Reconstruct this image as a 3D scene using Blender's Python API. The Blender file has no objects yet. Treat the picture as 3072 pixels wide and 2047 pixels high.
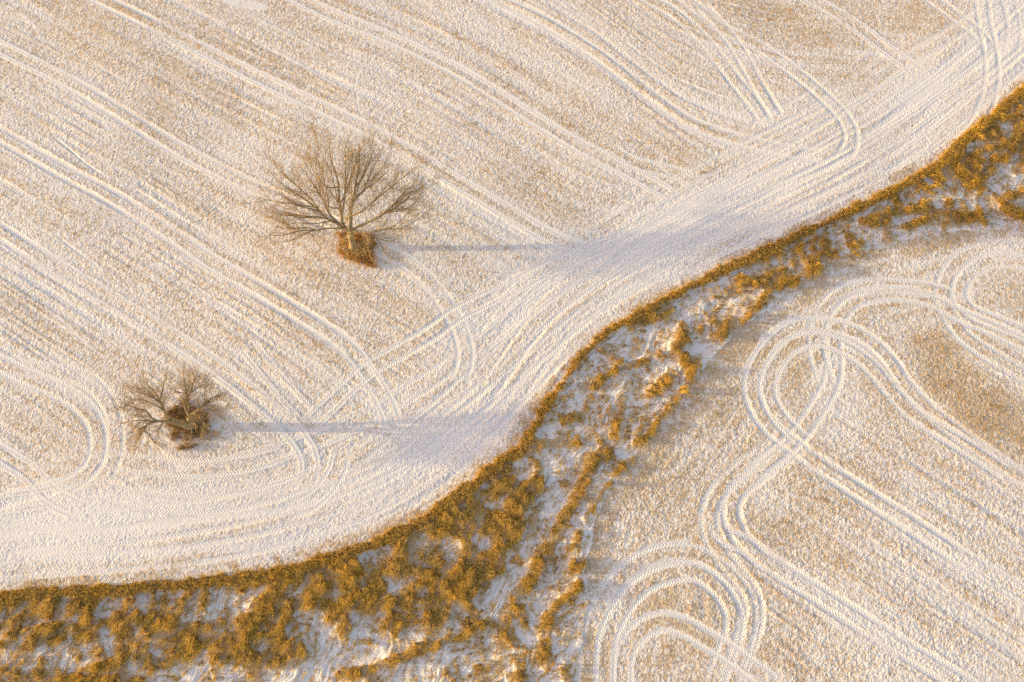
import bpy, math, random
import numpy as np
from mathutils import Vector, Matrix

scene = bpy.context.scene
COL = scene.collection

# ------------------------------------------------------------------ camera
CAM_H, TILT, LENS = 92.0, math.radians(22.0), 28.0
cam_data = bpy.data.cameras.new("camera")
cam_data.lens = LENS
cam_data.sensor_width = 36.0
cam_data.clip_end = 6000.0
cam_data.clip_start = 1.0
cam = bpy.data.objects.new("camera", cam_data)
cam.location = (0, 0, CAM_H)
cam.rotation_euler = (TILT, 0, 0)
COL.objects.link(cam)
scene.camera = cam

# ------------------------------------------------------------------ sky, sun, exposure
SUN_ELEV = math.radians(8.2)
SUN_AZ = math.radians(179.0)          # where the sun stands, counter-clockwise from +X
world = bpy.data.worlds.new("World")
scene.world = world
world.use_nodes = True
wn = world.node_tree
wn.nodes.clear()
sky = wn.nodes.new("ShaderNodeTexSky")
sky.sky_type = 'NISHITA'
sky.sun_disc = False
sky.sun_elevation = SUN_ELEV
sky.sun_rotation = math.radians(90) - SUN_AZ
sky.air_density = 1.0
sky.dust_density = 1.5
sky.ozone_density = 1.0
bg = wn.nodes.new("ShaderNodeBackground")
bg.inputs["Strength"].default_value = 0.15
wo = wn.nodes.new("ShaderNodeOutputWorld")
tint = wn.nodes.new("ShaderNodeMix"); tint.data_type = 'RGBA'; tint.blend_type = 'MULTIPLY'
tint.inputs[0].default_value = 1.0
tint.inputs[7].default_value = (1.15, .885, .785, 1)     # warm white balance of the photograph
wn.links.new(sky.outputs[0], tint.inputs[6])
wn.links.new(tint.outputs[2], bg.inputs[0])
wn.links.new(bg.outputs[0], wo.inputs[0])

sun_data = bpy.data.lights.new("sun", 'SUN')
sun_data.energy = 2.15
sun_data.angle = math.radians(0.6)
sun_data.color = (1.0, 0.775, 0.36)
sun = bpy.data.objects.new("sun", sun_data)
sd = Vector((math.cos(SUN_ELEV) * math.cos(SUN_AZ), math.cos(SUN_ELEV) * math.sin(SUN_AZ), math.sin(SUN_ELEV)))
sun.rotation_euler = sd.to_track_quat('Z', 'Y').to_euler()
sun.location = (-60, 0, 60)
COL.objects.link(sun)

scene.view_settings.view_transform = 'Standard'
scene.view_settings.look = 'None'
scene.view_settings.gamma = 1.0
scene.view_settings.use_curve_mapping = False
scene.view_settings.exposure = 1.5
scene.cycles.use_denoising = False

# ------------------------------------------------------------------ survey: traced plan points <-> ground metres
FPX = 3072 * LENS / 36.0
K = 3072 / 2353.0
CT, ST = math.cos(TILT), math.sin(TILT)

def ray(fx, fy):
    x = (fx * K - 1536.0) / FPX
    y = -(fy * K - 1023.5) / FPX
    return x, y * CT + ST, y * ST - CT

def plan(fx, fy, z=0.0):
    dx, dy, dz = ray(fx, fy)
    t = (z - CAM_H) / dz
    return dx * t, dy * t

def to_plan(X, Y):
    yv = Y * CT - CAM_H * ST
    d = Y * ST + CAM_H * CT
    return (X / d * FPX + 1536.0) / K, (-yv / d * FPX + 1023.5) / K

def at(fx, fy, z):
    x, y = plan(fx, fy, z)
    return np.array([x, y, z])

def crop(pts, x0, y0, s=3.0):
    return [(x0 + p[0] / s, y0 + p[1] / s) + tuple(p[2:]) for p in pts]

# ------------------------------------------------------------------ noise
def _hash(ix, iy, seed):
    h = (ix.astype(np.int64) * 374761393 + iy.astype(np.int64) * 668265263 + seed * 1442695041) & 0xFFFFFFFF
    h = ((h ^ (h >> 13)) * 1274126177) & 0xFFFFFFFF
    h = h ^ (h >> 16)
    return (h & 0xFFFFFF).astype(np.float32) / 16777215.0

def vn(x, y, seed=0):
    ix = np.floor(x); iy = np.floor(y)
    fx = (x - ix).astype(np.float32); fy = (y - iy).astype(np.float32)
    fx = fx * fx * (3 - 2 * fx); fy = fy * fy * (3 - 2 * fy)
    a = _hash(ix, iy, seed); b = _hash(ix + 1, iy, seed)
    c = _hash(ix, iy + 1, seed); d = _hash(ix + 1, iy + 1, seed)
    return (a + (b - a) * fx) * (1 - fy) + (c + (d - c) * fx) * fy

def fbm(x, y, seed, oct=3):
    s = 0; a = 0.5; t = 0
    for o in range(oct):
        s = s + a * vn(x * 2 ** o + o * 17.3, y * 2 ** o + o * 9.1, seed + o); t += a; a *= 0.5
    return s / t

def ss(a, b, x):
    t = np.clip((x - a) / (b - a), 0, 1)
    return t * t * (3 - 2 * t)

def catmull(pts, step):
    P = [np.array(p, float) for p in pts]
    P = [2 * P[0] - P[1]] + P + [2 * P[-1] - P[-2]]
    out = []
    for i in range(1, len(P) - 2):
        a, b, c, d = P[i - 1], P[i], P[i + 1], P[i + 2]
        n = max(2, int(np.linalg.norm(c - b) / step))
        for k in range(n):
            t = k / n
            out.append(0.5 * ((2 * b) + (c - a) * t + (2 * a - 5 * b + 4 * c - d) * t * t + (3 * b - a - 3 * c + d) * t ** 3))
    out.append(P[-2])
    return np.array(out)

# ------------------------------------------------------------------ ground grid (denser near, coarse out to the horizon)
NC = 1180
rows = [-9.0]
while rows[-1] < 101:
    rows.append(rows[-1] + 0.098 + 0.00062 * max(rows[-1], 0))
rows = np.array(rows)
far = []
d_ = 0.5; p_ = 0
while p_ < 3500:
    p_ += d_; d_ *= 1.28; far.append(p_)
far = np.array(far)
Yr = np.concatenate([rows[0] - far[::-1], rows, rows[-1] + far])
nf = len(far)
hw_of = lambda y: 60.0 + 0.27 * np.clip(y, -9, 101)
u = np.linspace(-1, 1, NC)
HW = hw_of(Yr)
X = np.empty((len(Yr), NC + 2 * nf))
X[:, nf:nf + NC] = HW[:, None] * u[None, :]
X[:, :nf] = -HW[:, None] - far[::-1][None, :]
X[:, nf + NC:] = HW[:, None] + far[None, :]
Y = np.repeat(Yr[:, None], X.shape[1], 1)
rng = np.random.default_rng(7)
inner = np.zeros(X.shape, bool); inner[nf:nf + len(rows), nf:nf + NC] = True
X[inner] += rng.uniform(-0.022, 0.022, inner.sum())
Y[inner] += rng.uniform(-0.022, 0.022, inner.sum())
NR, NCOL = X.shape
FX, FY = to_plan(np.clip(X, -400, 400), np.clip(Y, -60, 400))
dx_ = np.abs(X) - 400; 
nearf = ss(40, 8, np.maximum(np.abs(X) - hw_of(Y), 0)) * ss(40, 8, np.maximum(Y - 101, 0)) * ss(40, 8, np.maximum(-9 - Y, 0))

# ------------------------------------------------------------------ ditch outline
UPPER = [(-260, 1395), (-120, 1380), (0, 1366), (60, 1352), (150, 1350), (300, 1341), (420, 1332), (520, 1322), (620, 1310), (700, 1290),
         (780, 1265), (870, 1235), (960, 1190), (1050, 1130), (1110, 1080), (1150, 1050), (1185, 1030), (1215, 985), (1265, 908),
         (1320, 828), (1370, 775), (1430, 735), (1480, 705), (1560, 663), (1650, 622), (1700, 595), (1780, 560), (1900, 502),
         (2000, 455), (2100, 402), (2150, 372), (2230, 300), (2300, 238), (2353, 195), (2440, 120), (2560, 10)]
LOWER = [(1300, 1760), (1316, 1568), (1335, 1480), (1350, 1380), (1348, 1290), (1372, 1190), (1400, 1120), (1440, 1070), (1480, 1012),
         (1530, 965), (1569, 902), (1636, 822), (1700, 752), (1769, 705), (1846, 647), (1902, 607), (2012, 573), (2136, 541),
         (2252, 524), (2353, 512), (2500, 500), (2700, 480)]
UPW = np.array([plan(*p) for p in UPPER]); LOW = np.array([plan(*p) for p in LOWER])
poly = np.vstack([[[-400, UPW[0][1] - 30]], [[-190, UPW[0][1] - 4]], UPW, [[200, UPW[-1][1] + 40]], [[400, LOW[-1][1] + 60]], LOW[::-1], [[LOW[0][0], -400]], [[-400, -400]]])

def inside(px, py, pg):
    r = np.zeros(px.shape, bool)
    n = len(pg)
    for i in range(n):
        x1, y1 = pg[i]; x2, y2 = pg[(i + 1) % n]
        if y1 == y2: continue
        c = ((y1 > py) != (y2 > py)) & (px < (x2 - x1) * (py - y1) / (y2 - y1) + x1)
        r ^= c
    return r

def dist_poly(px, py, pts):
    d = np.full(px.shape, 1e9, np.float32); px = px.astype(np.float32); py = py.astype(np.float32)
    for i in range(len(pts) - 1):
        ax, ay = pts[i][:2]; bx, by = pts[i + 1][:2]
        vx, vy = bx - ax, by - ay
        L = vx * vx + vy * vy + 1e-9
        t = np.clip(((px - ax) * vx + (py - ay) * vy) / L, 0, 1)
        d = np.minimum(d, (px - ax - t * vx) ** 2 + (py - ay - t * vy) ** 2)
    return np.sqrt(d)

IN = inside(X + 1.1 * (fbm(X / 1.4, Y / 1.4, 15, 3) - .5) * np.where(X * .7 - Y * .7 > -30, .9, .5), Y + .9 * (fbm(X / 1.2, Y / 1.2, 16, 3) - .5), poly)
dU = dist_poly(X, Y, catmull(UPW, 3.0))
dL = dist_poly(X, Y, catmull(LOW, 3.0))
Yl = np.interp(X, LOW[::-1][:, 0] if LOW[0][0] > LOW[-1][0] else LOW[:, 0], LOW[:, 1])
RIGHT = (~IN) & (dL < dU)          # the lower right field
LEFT = (~IN) & (~RIGHT)

# ------------------------------------------------------------------ grass cover in the ditch, as traced
C3 = (1568.7, 0); C4 = (784.4, 522.4); C5 = (1568.7, 522.4); C6 = (0, 1045.6); C7 = (784.4, 1045.6); CA = (0, 1263.8)
def R(p, o, s=3.0): return crop(p, o[0], o[1], s)
POLYS = [
    R([(0, 640), (300, 510), (520, 400), (960, 175), (1120, 20), (1300, -30), (1400, 100), (1400, 200), (1310, 330), (1250, 450), (1220, 700), (1100, 840),
       (980, 860), (930, 980), (830, 1000), (700, 1150), (450, 1170), (370, 1260), (290, 1200), (310, 1080), (100, 1060), (0, 1130), (-60, 1000)], C7),
    R([(-200, 420), (0, 400), (150, 360), (580, 320), (560, 500), (480, 610), (250, 600), (150, 530), (0, 580), (-200, 620)], CA, 3.84),
    R([(-200, 640), (0, 600), (150, 560), (280, 600), (240, 690), (480, 640), (620, 620), (560, 820), (300, 800), (250, 730), (0, 750), (-200, 760)], CA, 3.84),
    R([(590, 330), (850, 310), (920, 400), (760, 560), (640, 570), (600, 480)], CA, 3.84),
    R([(620, 620), (760, 570), (1000, 590), (1300, 520), (1600, 520), (1700, 640), (1760, 640), (2000, 580), (2200, 480), (2400, 420), (2600, 500), (2700, 900), (2400, 1050),
       (2100, 1030), (1850, 1000), (1830, 890), (1700, 930), (1450, 990), (1500, 1070), (1290, 1060), (1180, 950), (900, 1060), (780, 1040),
       (900, 860), (700, 780)], CA, 3.84),
    R([(1850, 800), (2000, 740), (2420, 630), (2420, 1170), (2250, 1130), (2000, 1200), (1880, 1300), (1750, 1350), (1700, 1100)], C6),
    R([(1950, 200), (2400, 160), (2600, 500), (2300, 540), (2180, 400), (2000, 330)], CA, 3.84),
    R([(2500, 470), (2353, 590), (2200, 720), (2050, 840), (1900, 990), (1720, 1120), (1550, 1220), (1300, 1350), (1380, 1400), (1430, 1330), (1560, 1370), (1610, 1270),
       (1700, 1340), (1730, 1280), (1850, 1240), (1950, 1290), (2050, 1340), (2100, 1280), (2160, 1190), (2110, 1120), (2250, 1130), (2500, 1040)], C3),
]
STROKES = [   # (points, half width in plan units, density)
    (R([(0, 310), (200, 300), (450, 330), (850, 330)], CA, 3.84), 9, 1), 
    ([(x, y + 9) for x, y in UPPER if x < 1000], 10, 1),
    ([(1010, 1160), (1060, 1128), (1150, 1060), (1190, 1030)], 15, 1),
    ([(1185, 1034), (1215, 996), (1240, 960)], 12, 1),
    ([(1224, 986), (1270, 913), (1325, 834), (1375, 782), (1430, 742)], 3, 1),
    ([(1430, 742), (1480, 712), (1560, 670), (1650, 630)], 8, 1),
    ([(1450, 745), (1500, 728), (1535, 712)], 15, 1),
    ([(1650, 630), (1700, 605), (1780, 570), (1850, 538), (1900, 510), (2000, 466), (2100, 415)], 9, 1),
    ([(1720, 605), (1790, 578)], 14, 1),
    ([(2180, 350), (2250, 290), (2320, 235), (2400, 165)], 18, 1),
    # lower band of ridges
    (R([(1780, 0), (1700, 130), (1640, 250), (1570, 390)], C7), 15, 1),
    (R([(1540, 430), (1450, 590), (1380, 680), (1340, 800), (1280, 900)], C7), 17, 1),
    (R([(1300, 880), (1200, 980), (1160, 1080), (1120, 1150), (1130, 1240), (1200, 1300)], C7), 15, .95),
    (R([(2000, 30), (1900, 130)], C7), 10, 1), (R([(1850, 190), (1780, 290), (1710, 370)], C7), 9, .8),
    (R([(1610, 750), (1580, 790)], C7), 9, 1), (R([(1690, 740), (1650, 800)], C7), 10, .8),
    (R([(1640, 890), (1570, 960), (1490, 1030)], C7), 13, 1), (R([(1440, 1100), (1400, 1250), (1425, 1440)], C7), 15, 1),
    (R([(1450, 1200), (1560, 1100)], C7), 10, .7),
    (R([(960, 1170), (850, 1240), (700, 1290), (560, 1350), (420, 1400), (330, 1420), (210, 1480), (170, 1600)], C7), 11, 1),
    (R([(520, 1340), (600, 1310)], C7), 16, 1), (R([(0, 1500), (130, 1510)], C7), 13, 1), (R([(0, 1180), (30, 1290)], C7), 14, .9),
    (R([(1230, 1400), (1260, 1600)], C7), 14, 1), (R([(1010, 1150), (1080, 1180), (1090, 1320)], C7), 12, .7),
    (R([(860, 1000), (930, 1100), (850, 1160)], C7), 13, .7), (R([(1010, 880), (990, 930)], C7), 12, .7),
    (R([(120, 1300), (190, 1290)], C7), 12, .6), (R([(950, 1450), (940, 1560)], C7), 9, .7), (R([(1530, 1480), (1560, 1600)], C7), 13, .8),
    (R([(1330, 400), (1290, 560)], C7), 14, .6), (R([(1640, 540), (1620, 620)], C7), 10, .7), (R([(1500, 130), (1560, 210)], C7), 14, .5),
    (R([(1480, 620), (1450, 700)], C7), 13, .5), (R([(1230, 1050), (1270, 1170)], C7), 13, .8), (R([(1700, 400), (1690, 460)], C7), 9, .6),
    (R([(730, 1480), (760, 1560)], C7), 9, .7), (R([(1150, 1500), (1180, 1600)], C7), 9, .6), (R([(1260, 1340), (1200, 1300)], C7), 8, .7),
    # bottom left wisps
    (R([(250, 960), (160, 1000), (60, 1060), (-60, 1100)], CA, 3.84), 12, .7),
    (R([(-60, 1060), (100, 1090), (200, 1110), (330, 1080), (480, 1100), (620, 1130), (700, 1060)], CA, 3.84), 12, .9),
    (R([(700, 1130), (800, 1140), (960, 1150), (1060, 1130), (1200, 1150), (1260, 1170)], CA, 3.84), 11, .95),
    (R([(-40, 1160), (300, 1180), (620, 1190), (1000, 1190), (1300, 1200)], CA, 3.84), 9, .9),
    (R([(330, 800), (240, 860), (180, 930)], CA, 3.84), 12, .8), (R([(620, 900), (690, 960)], CA, 3.84), 9, .6),
    (R([(0, 830), (60, 850)], CA, 3.84), 10, .8), (R([(380, 960), (330, 1030)], CA, 3.84), 9, .7), (R([(90, 1000), (40, 1050)], CA, 3.84), 11, .7),
    (R([(2150, 1000), (2250, 1150)], CA, 3.84), 14, .6), (R([(1880, 1040), (1900, 1130)], CA, 3.84), 9, .6), (R([(500, 1000), (490, 1050)], CA, 3.84), 8, .6),
    # fingers below the verge, lower left
    (R([(900, 380), (860, 450), (780, 520), (740, 570)], CA, 3.84), 7, 1), (R([(1030, 330), (1010, 440)], CA, 3.84), 8, .8),
    (R([(1210, 300), (1180, 420), (1110, 520), (1010, 570)], CA, 3.84), 10, 1), (R([(1340, 330), (1350, 480)], CA, 3.84), 6, .9),
    (R([(1460, 320), (1450, 480)], CA, 3.84), 5, .7), (R([(1540, 450), (1560, 520)], CA, 3.84), 6, .8), (R([(1690, 300), (1640, 420), (1620, 520)], CA, 3.84), 9, 1),
    (R([(1820, 290), (1800, 420), (1800, 540)], CA, 3.84), 10, 1), (R([(1940, 340), (1900, 440)], CA, 3.84), 6, .8), (R([(2030, 320), (1990, 520)], CA, 3.84), 7, .7),
    (R([(2140, 350), (2090, 500)], CA, 3.84), 7, .7), (R([(1450, 285), (1760, 270)], CA, 3.84), 13, .9),
    # middle reach
    (R([(1800, 870), (1860, 890), (1930, 920)], C4), 9, .9), (R([(1740, 1080), (1790, 1040), (1830, 1000)], C4), 14, .9),
    (R([(1870, 990), (1960, 960), (2060, 930), (2120, 900)], C4), 11, .6), (R([(2190, 870), (2220, 890)], C4), 10, .8),
    (R([(2320, 740), (2310, 850)], C4), 13, 1), (R([(2290, 1000), (2230, 1050), (2130, 1150)], C4), 13, 1),
    (R([(1920, 1160), (1940, 1230), (1900, 1330), (1890, 1400)], C4), 12, .8), (R([(1890, 1350), (1880, 1430)], C4), 13, .9),
    (R([(2353, 1130), (2260, 1230), (2200, 1310), (2130, 1400), (2030, 1480)], C4), 8, 1), (R([(1720, 1170), (1680, 1240), (1650, 1320)], C4), 12, .7),
    (R([(1340, 1480), (1450, 1490), (1630, 1480)], C4), 12, 1), (R([(1530, 1330), (1600, 1300)], C4), 12, .8), (R([(1800, 1480), (1860, 1568)], C4), 14, .8),
    (R([(1960, 1080), (1950, 1180)], C4), 9, .5), (R([(2150, 730), (2240, 740)], C4), 10, .4), (R([(1480, 1420), (1560, 1400)], C4), 10, .5),
    (R([(2050, 1150), (2060, 1330)], C4), 10, .4), (R([(2100, 1280), (2020, 1420)], C4), 9, .5), (R([(1780, 1330), (1840, 1240)], C4), 10, .5),
    (R([(1250, 1450), (1340, 1520), (1230, 1568)], C4), 16, .9),
    # towards the upper right
    (R([(320, 440), (400, 370), (480, 370), (560, 350), (640, 400)], C5), 14, 1), (R([(540, 330), (650, 310), (700, 300)], C5), 9, .9),
    (R([(880, 230), (900, 280), (860, 320)], C5), 16, 1), (R([(690, 400), (780, 370)], C5), 14, 1), (R([(600, 440), (560, 470), (520, 540), (480, 600), (400, 640)], C5), 9, .9),
    (R([(330, 660), (290, 720), (220, 760)], C5), 15, 1), (R([(20, 900), (80, 940), (50, 1000)], C5), 18, 1), (R([(60, 1050), (10, 1110)], C5), 11, 1),
    (R([(140, 680), (130, 720)], C5), 9, .8), (R([(230, 640), (240, 670)], C5), 8, .9), (R([(0, 690), (20, 760)], C5), 12, .9), (R([(400, 660), (370, 720)], C5), 9, .7),
    (R([(820, 130), (830, 200)], C5), 12, 1), (R([(980, 60), (970, 130), (1000, 180), (930, 230)], C5), 12, 1), (R([(900, 90), (905, 160)], C5), 9, .8),
    (R([(1140, 120), (1230, 110)], C5), 11, 1), (R([(1060, 160), (1040, 200)], C5), 9, .8), (R([(1140, 0), (1150, 60)], C5), 10, .8),
    (R([(1390, 20), (1430, 80)], C5), 10, .8), (R([(760, 220), (770, 260)], C5), 8, .7), (R([(560, 110), (600, 220)], C5), 14, .6),
    (R([(1090, 230), (1200, 190)], C5), 9, .6), (R([(250, 560), (180, 610)], C5), 9, .5), (R([(930, 60), (1060, 110)], C5), 10, .5),
    (R([(1230, 1530), (1330, 1490), (1480, 1470), (1600, 1430), (1690, 1400)], C3), 11, 1), (R([(1340, 1520), (1420, 1500)], C3), 15, 1),
    (R([(1700, 1410), (1715, 1480), (1620, 1540), (1540, 1560)], C3), 13, 1), (R([(1790, 1460), (1900, 1500), (2050, 1490)], C3), 13, 1),
    (R([(1770, 1540), (1900, 1550)], C3), 11, .7), (R([(2060, 1490), (2090, 1540)], C3), 9, .8), (R([(2150, 1340), (2170, 1370)], C3), 11, 1),
    (R([(2210, 1430), (2290, 1470), (2400, 1530)], C3), 14, 1), (R([(2250, 1350), (2353, 1310), (2420, 1280)], C3), 12, 1),
    (R([(1830, 1390), (1850, 1420)], C3), 9, 1), (R([(1930, 1380), (1940, 1430)], C3), 8, .8), (R([(1360, 1450), (1400, 1440)], C3), 13, .6),
    (R([(2290, 1180), (2400, 1130)], C3), 13, .9), (R([(1900, 1240), (1850, 1310)], C3), 10, .8), (R([(1460, 1330), (1480, 1420)], C3), 12, .9),
]
HOLES = [  # (x, y, rx, ry, tilt degrees) in plan units
    (*R([(240, 680)], C7)[0], 32, 11, -15), (*R([(410, 840)], C7)[0], 30, 11, 0), (*R([(760, 650)], C7)[0], 16, 20, 0), (*R([(560, 590)], C7)[0], 10, 8, 0),
    (*R([(370, 920)], C7)[0], 14, 8, 0), (*R([(1060, 340)], C7)[0], 14, 8, 0), (*R([(600, 765)], C7)[0], 10, 5, 0), (*R([(410, 1065)], C7)[0], 10, 5, 0),
    (*R([(560, 930)], C7)[0], 12, 7, 0), (*R([(980, 200)], C7)[0], 9, 6, 0), (*R([(1260, 90)], C7)[0], 15, 18, 0), (*R([(960, 590)], C7)[0], 16, 10, 30), (*R([(1170, 720)], C7)[0], 8, 14, 0),
    (*R([(880, 1020)], C7)[0], 8, 8, 0), (*R([(780, 1100)], C7)[0], 8, 25, 15), (*R([(540, 1090)], C7)[0], 6, 14, 0), (*R([(500, 480)], C7)[0], 9, 7, 0), (*R([(1000, 300)], C7)[0], 9, 6, 0),
    (*R([(580, 450)], CA, 3.84)[0], 6, 28, 10), (*R([(300, 620)], CA, 3.84)[0], 20, 8, -20), (*R([(700, 600)], CA, 3.84)[0], 12, 7, -30), (*R([(60, 580)], CA, 3.84)[0], 30, 6, -25),
    (*R([(940, 520)], CA, 3.84)[0], 22, 12, -35), (*R([(1280, 430)], CA, 3.84)[0], 10, 24, 5), (*R([(1410, 420)], CA, 3.84)[0], 8, 22, 0), (*R([(1530, 400)], CA, 3.84)[0], 15, 13, 0),
    (*R([(1710, 500)], CA, 3.84)[0], 15, 30, 30), (*R([(1110, 380)], CA, 3.84)[0], 9, 12, 10), (*R([(1860, 430)], CA, 3.84)[0], 7, 22, 0), (*R([(1960, 410)], CA, 3.84)[0], 8, 30, 15),
    (*R([(2060, 420)], CA, 3.84)[0], 8, 20, 10), (*R([(2190, 430)], CA, 3.84)[0], 6, 25, 20), (*R([(2290, 370)], CA, 3.84)[0], 14, 6, -25), (*R([(2040, 560)], CA, 3.84)[0], 16, 4, -25),
    (*R([(960, 800)], CA, 3.84)[0], 14, 27, -20), (*R([(1200, 690)], CA, 3.84)[0], 7, 10, 0), (*R([(1260, 780)], CA, 3.84)[0], 4, 10, 0), (*R([(1380, 910)], CA, 3.84)[0], 12, 5, 20),
    (*R([(2090, 720)], CA, 3.84)[0], 5, 14, 0), (*R([(2300, 840)], CA, 3.84)[0], 18, 10, 0), (*R([(1100, 830)], CA, 3.84)[0], 4, 12, -15), (*R([(1780, 950)], CA, 3.84)[0], 12, 16, 0),
    (*R([(2240, 900)], C3)[0], 8, 15, 0), (*R([(1690, 1250)], C3)[0], 10, 6, 0), (*R([(2000, 1010)], C3)[0], 18, 5, -15), (*R([(2150, 1050)], C3)[0], 20, 5, -10), (*R([(1560, 1310)], C3)[0], 9, 5, 0),
    (*R([(1820, 1300)], C3)[0], 12, 8, 0), (*R([(2300, 1090)], C3)[0], 10, 6, 0),
    (*R([(2050, 920)], C6)[0], 22, 8, -20), (*R([(2120, 1110)], C6)[0], 24, 12, 10), (*R([(2010, 1210)], C6)[0], 10, 12, 0), (*R([(2330, 970)], C6)[0], 8, 8, 0), (*R([(1890, 1140)], C6)[0], 12, 4, 0),
    (1207, 1042, 13, 6, 20), (1428, 736, 5, 4, 0),
]
IDX = np.where(IN & (FX > -260) & (FX < 2620) & (FY > 0) & (FY < 1760))
fx = FX[IDX].astype(np.float32); fy = FY[IDX].astype(np.float32)
xi = X[IDX].astype(np.float32); yi = Y[IDX].astype(np.float32)
# ragged outline: warp the traced coordinates a little
wx = fx + 12 * (fbm(xi / 1.6, yi / 1.6, 31, 3) - .5) + 10 * (fbm(xi / .45, yi / .45, 33, 2) - .5)
wy = fy + 12 * (fbm(xi / 1.6, yi / 1.6, 35, 3) - .5) + 10 * (fbm(xi / .45, yi / .45, 37, 2) - .5)
G = np.zeros(fx.shape, np.float32)
for pg in POLYS:
    G = np.maximum(G, inside(wx, wy, pg).astype(np.float32))
for x0, y0, rx, ry, a in HOLES:
    c, s = math.cos(math.radians(a)), math.sin(math.radians(a))
    qx = ((wx - x0) * c + (wy - y0) * s) / (rx * 1.3 + 2); qy = (-(wx - x0) * s + (wy - y0) * c) / (ry * 1.3 + 2)
    G *= ss(.85, 1.25, np.sqrt(qx * qx + qy * qy))
G *= ss(.25, .42, fbm(xi / 1.1, yi / 1.1, 41, 3)) * .45 + .55
for pts, hw, den in STROKES:
    xs = [p[0] for p in pts]; ys = [p[1] for p in pts]
    m = np.where((wx > min(xs) - hw * 1.6) & (wx < max(xs) + hw * 1.6) & (wy > min(ys) - hw * 1.6) & (wy < max(ys) + hw * 1.6))[0]
    if len(m) == 0: continue
    d = dist_poly(wx[m], wy[m], pts) / hw
    G[m] = np.maximum(G[m], den * ss(1.35, .4, d))
# loose wisps everywhere else in the ditch, combed along the slope
wsx = xi + 3.2 * (fbm(xi / 3.5, yi / 3.5, 55, 2) - .5); wsy = yi + 5.5 * (fbm(xi / 3.5, yi / 3.5, 57, 2) - .5)
wisp = fbm((wsx * .7 + wsy * .7) / 1.7, (-wsx * .7 + wsy * .7) / .5, 51, 3)
sparse = ss(.50, .68, wisp) * .42 * ss(.34, .54, fbm(xi / 5, yi / 5, 53, 2))
vb = np.where((fx > 1225) & (fx < 2100),   .70, 1.0) * (1 + .5 * (fbm(xi / 1.3, yi / 1.3, 59, 2) - .5))
G = np.clip(np.maximum(np.maximum(G, sparse), ss(1.25, .85, dU[IDX] / vb)), 0, 1)
EDGE = np.minimum(ss(0, 25, FX[IDX] + 255), 1)
GRASS = np.zeros(X.shape, np.float32); GRASS[IDX] = G
outside_d = IN & ~((FX > -260) & (FX < 2620) & (FY > 0) & (FY < 1760))
GRASS[outside_d] = ss(.45, .6, fbm(X[outside_d] / 3, Y[outside_d] / 3, 61, 3)) * .8

# ------------------------------------------------------------------ row direction fields
def C(o, pts, s=3.0): return crop(pts, o[0], o[1], s)
T = []   # (centre line points in plan units, gauge m, rut half width m, depth m, tread)
def track(pts, gauge=1.85, w=.36, depth=.055, tread=.35, strength=1.0): T.append((pts, gauge, w, depth, tread, strength))
t1 = [(-160, 20), (0, 108), (133, 175), (267, 255), (400, 337), (533, 408), (610, 445), (700, 487), (790, 530), (880, 572), (950, 615), (1000, 668), (1043, 730), (1065, 785), (1068, 830), (1050, 890)]
t2 = [(-160, 215), (0, 310), (133, 387), (267, 460), (347, 510), (433, 568), (500, 611), (633, 690), (784, 787), (838, 848), (872, 900), (898, 955), (905, 1000)]
t3 = [(-160, 440), (0, 533), (133, 617), (267, 697), (400, 779), (533, 870), (650, 968), (692, 1015), (712, 1060), (705, 1110), (672, 1150)]
t4 = [(700, 985), (722, 965), (784, 905), (845, 850), (887, 826), (984, 769), (1057, 719), (1184, 657), (1251, 622), (1340, 582), (1440, 545)]
t5 = [(-40, -120), (100, -65), (235, 0), (367, 65), (567, 165), (784, 270), (917, 337), (1051, 418), (1168, 487), (1240, 530), (1290, 555), (1350, 572), (1440, 560)]
t6 = [(420, -125), (560, -65), (690, 0), (784, 43), (917, 97), (1051, 163), (1184, 245), (1317, 328), (1451, 397), (1518, 433), (1560, 465)]
t7 = [(880, -130), (1010, -70), (1148, 0), (1251, 50), (1368, 123), (1484, 213), (1569, 273), (1640, 305), (1735, 332), (1830, 352), (1900, 358)]
t8 = [(1380, -100), (1470, -15), (1540, 25), (1610, 85), (1670, 160), (1720, 225), (1768, 290)]
t9 = [(1450, -100), (1560, -12), (1620, 35), (1652, 63), (1735, 103), (1819, 160), (1902, 230), (1945, 280), (1955, 325), (1930, 368)]
t10 = [(1700, -100), (1869, 0), (1962, 55), (2036, 110), (2096, 155), (2140, 195)]
t11 = [(2000, -100), (2144, 0), (2202, 43), (2252, 82), (2275, 120)]
for t in (t1, t2, t3, t5, t6, t7): track(t)
for t in (t8, t9, t10, t11): track(t, depth=.036, tread=.8)
track([(1600, 8), (1655, 60), (1700, 120), (1745, 205), (1790, 280)], depth=.04, tread=.8)
track([(2250, -60), (2262, 50), (2278, 130), (2275, 210), (2240, 290), (2170, 345)], depth=.035, tread=.8)
track([(2300, -60), (2330, 60), (2320, 130)], depth=.04, tread=.8)
track(t4, depth=.06, tread=.8)
track([(1380, 330), (1450, 372), (1540, 395), (1610, 420)], depth=.03, tread=1.0)
track([(560, 780), (640, 880), (720, 968)], depth=.02, tread=1.0)
track([(0, 845), (60, 848), (140, 858), (205, 880), (245, 925), (262, 975), (262, 1040), (235, 1110)], depth=.045, tread=1.0)
track([(-120, 790), (0, 838), (67, 870), (133, 897), (190, 935), (218, 975), (226, 1020), (215, 1065), (175, 1105), (100, 1135), (0, 1150)], depth=.035, tread=.6)
track([(-60, 1010), (60, 1080), (120, 1140), (200, 1180)], depth=.03)
track([(230, 1060), (300, 1064), (433, 1078), (560, 1066), (660, 1040)], depth=.03, tread=1.0)
track([(210, 1120), (330, 1150), (480, 1160), (620, 1135), (720, 1100)], depth=.03, tread=.8)
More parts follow.
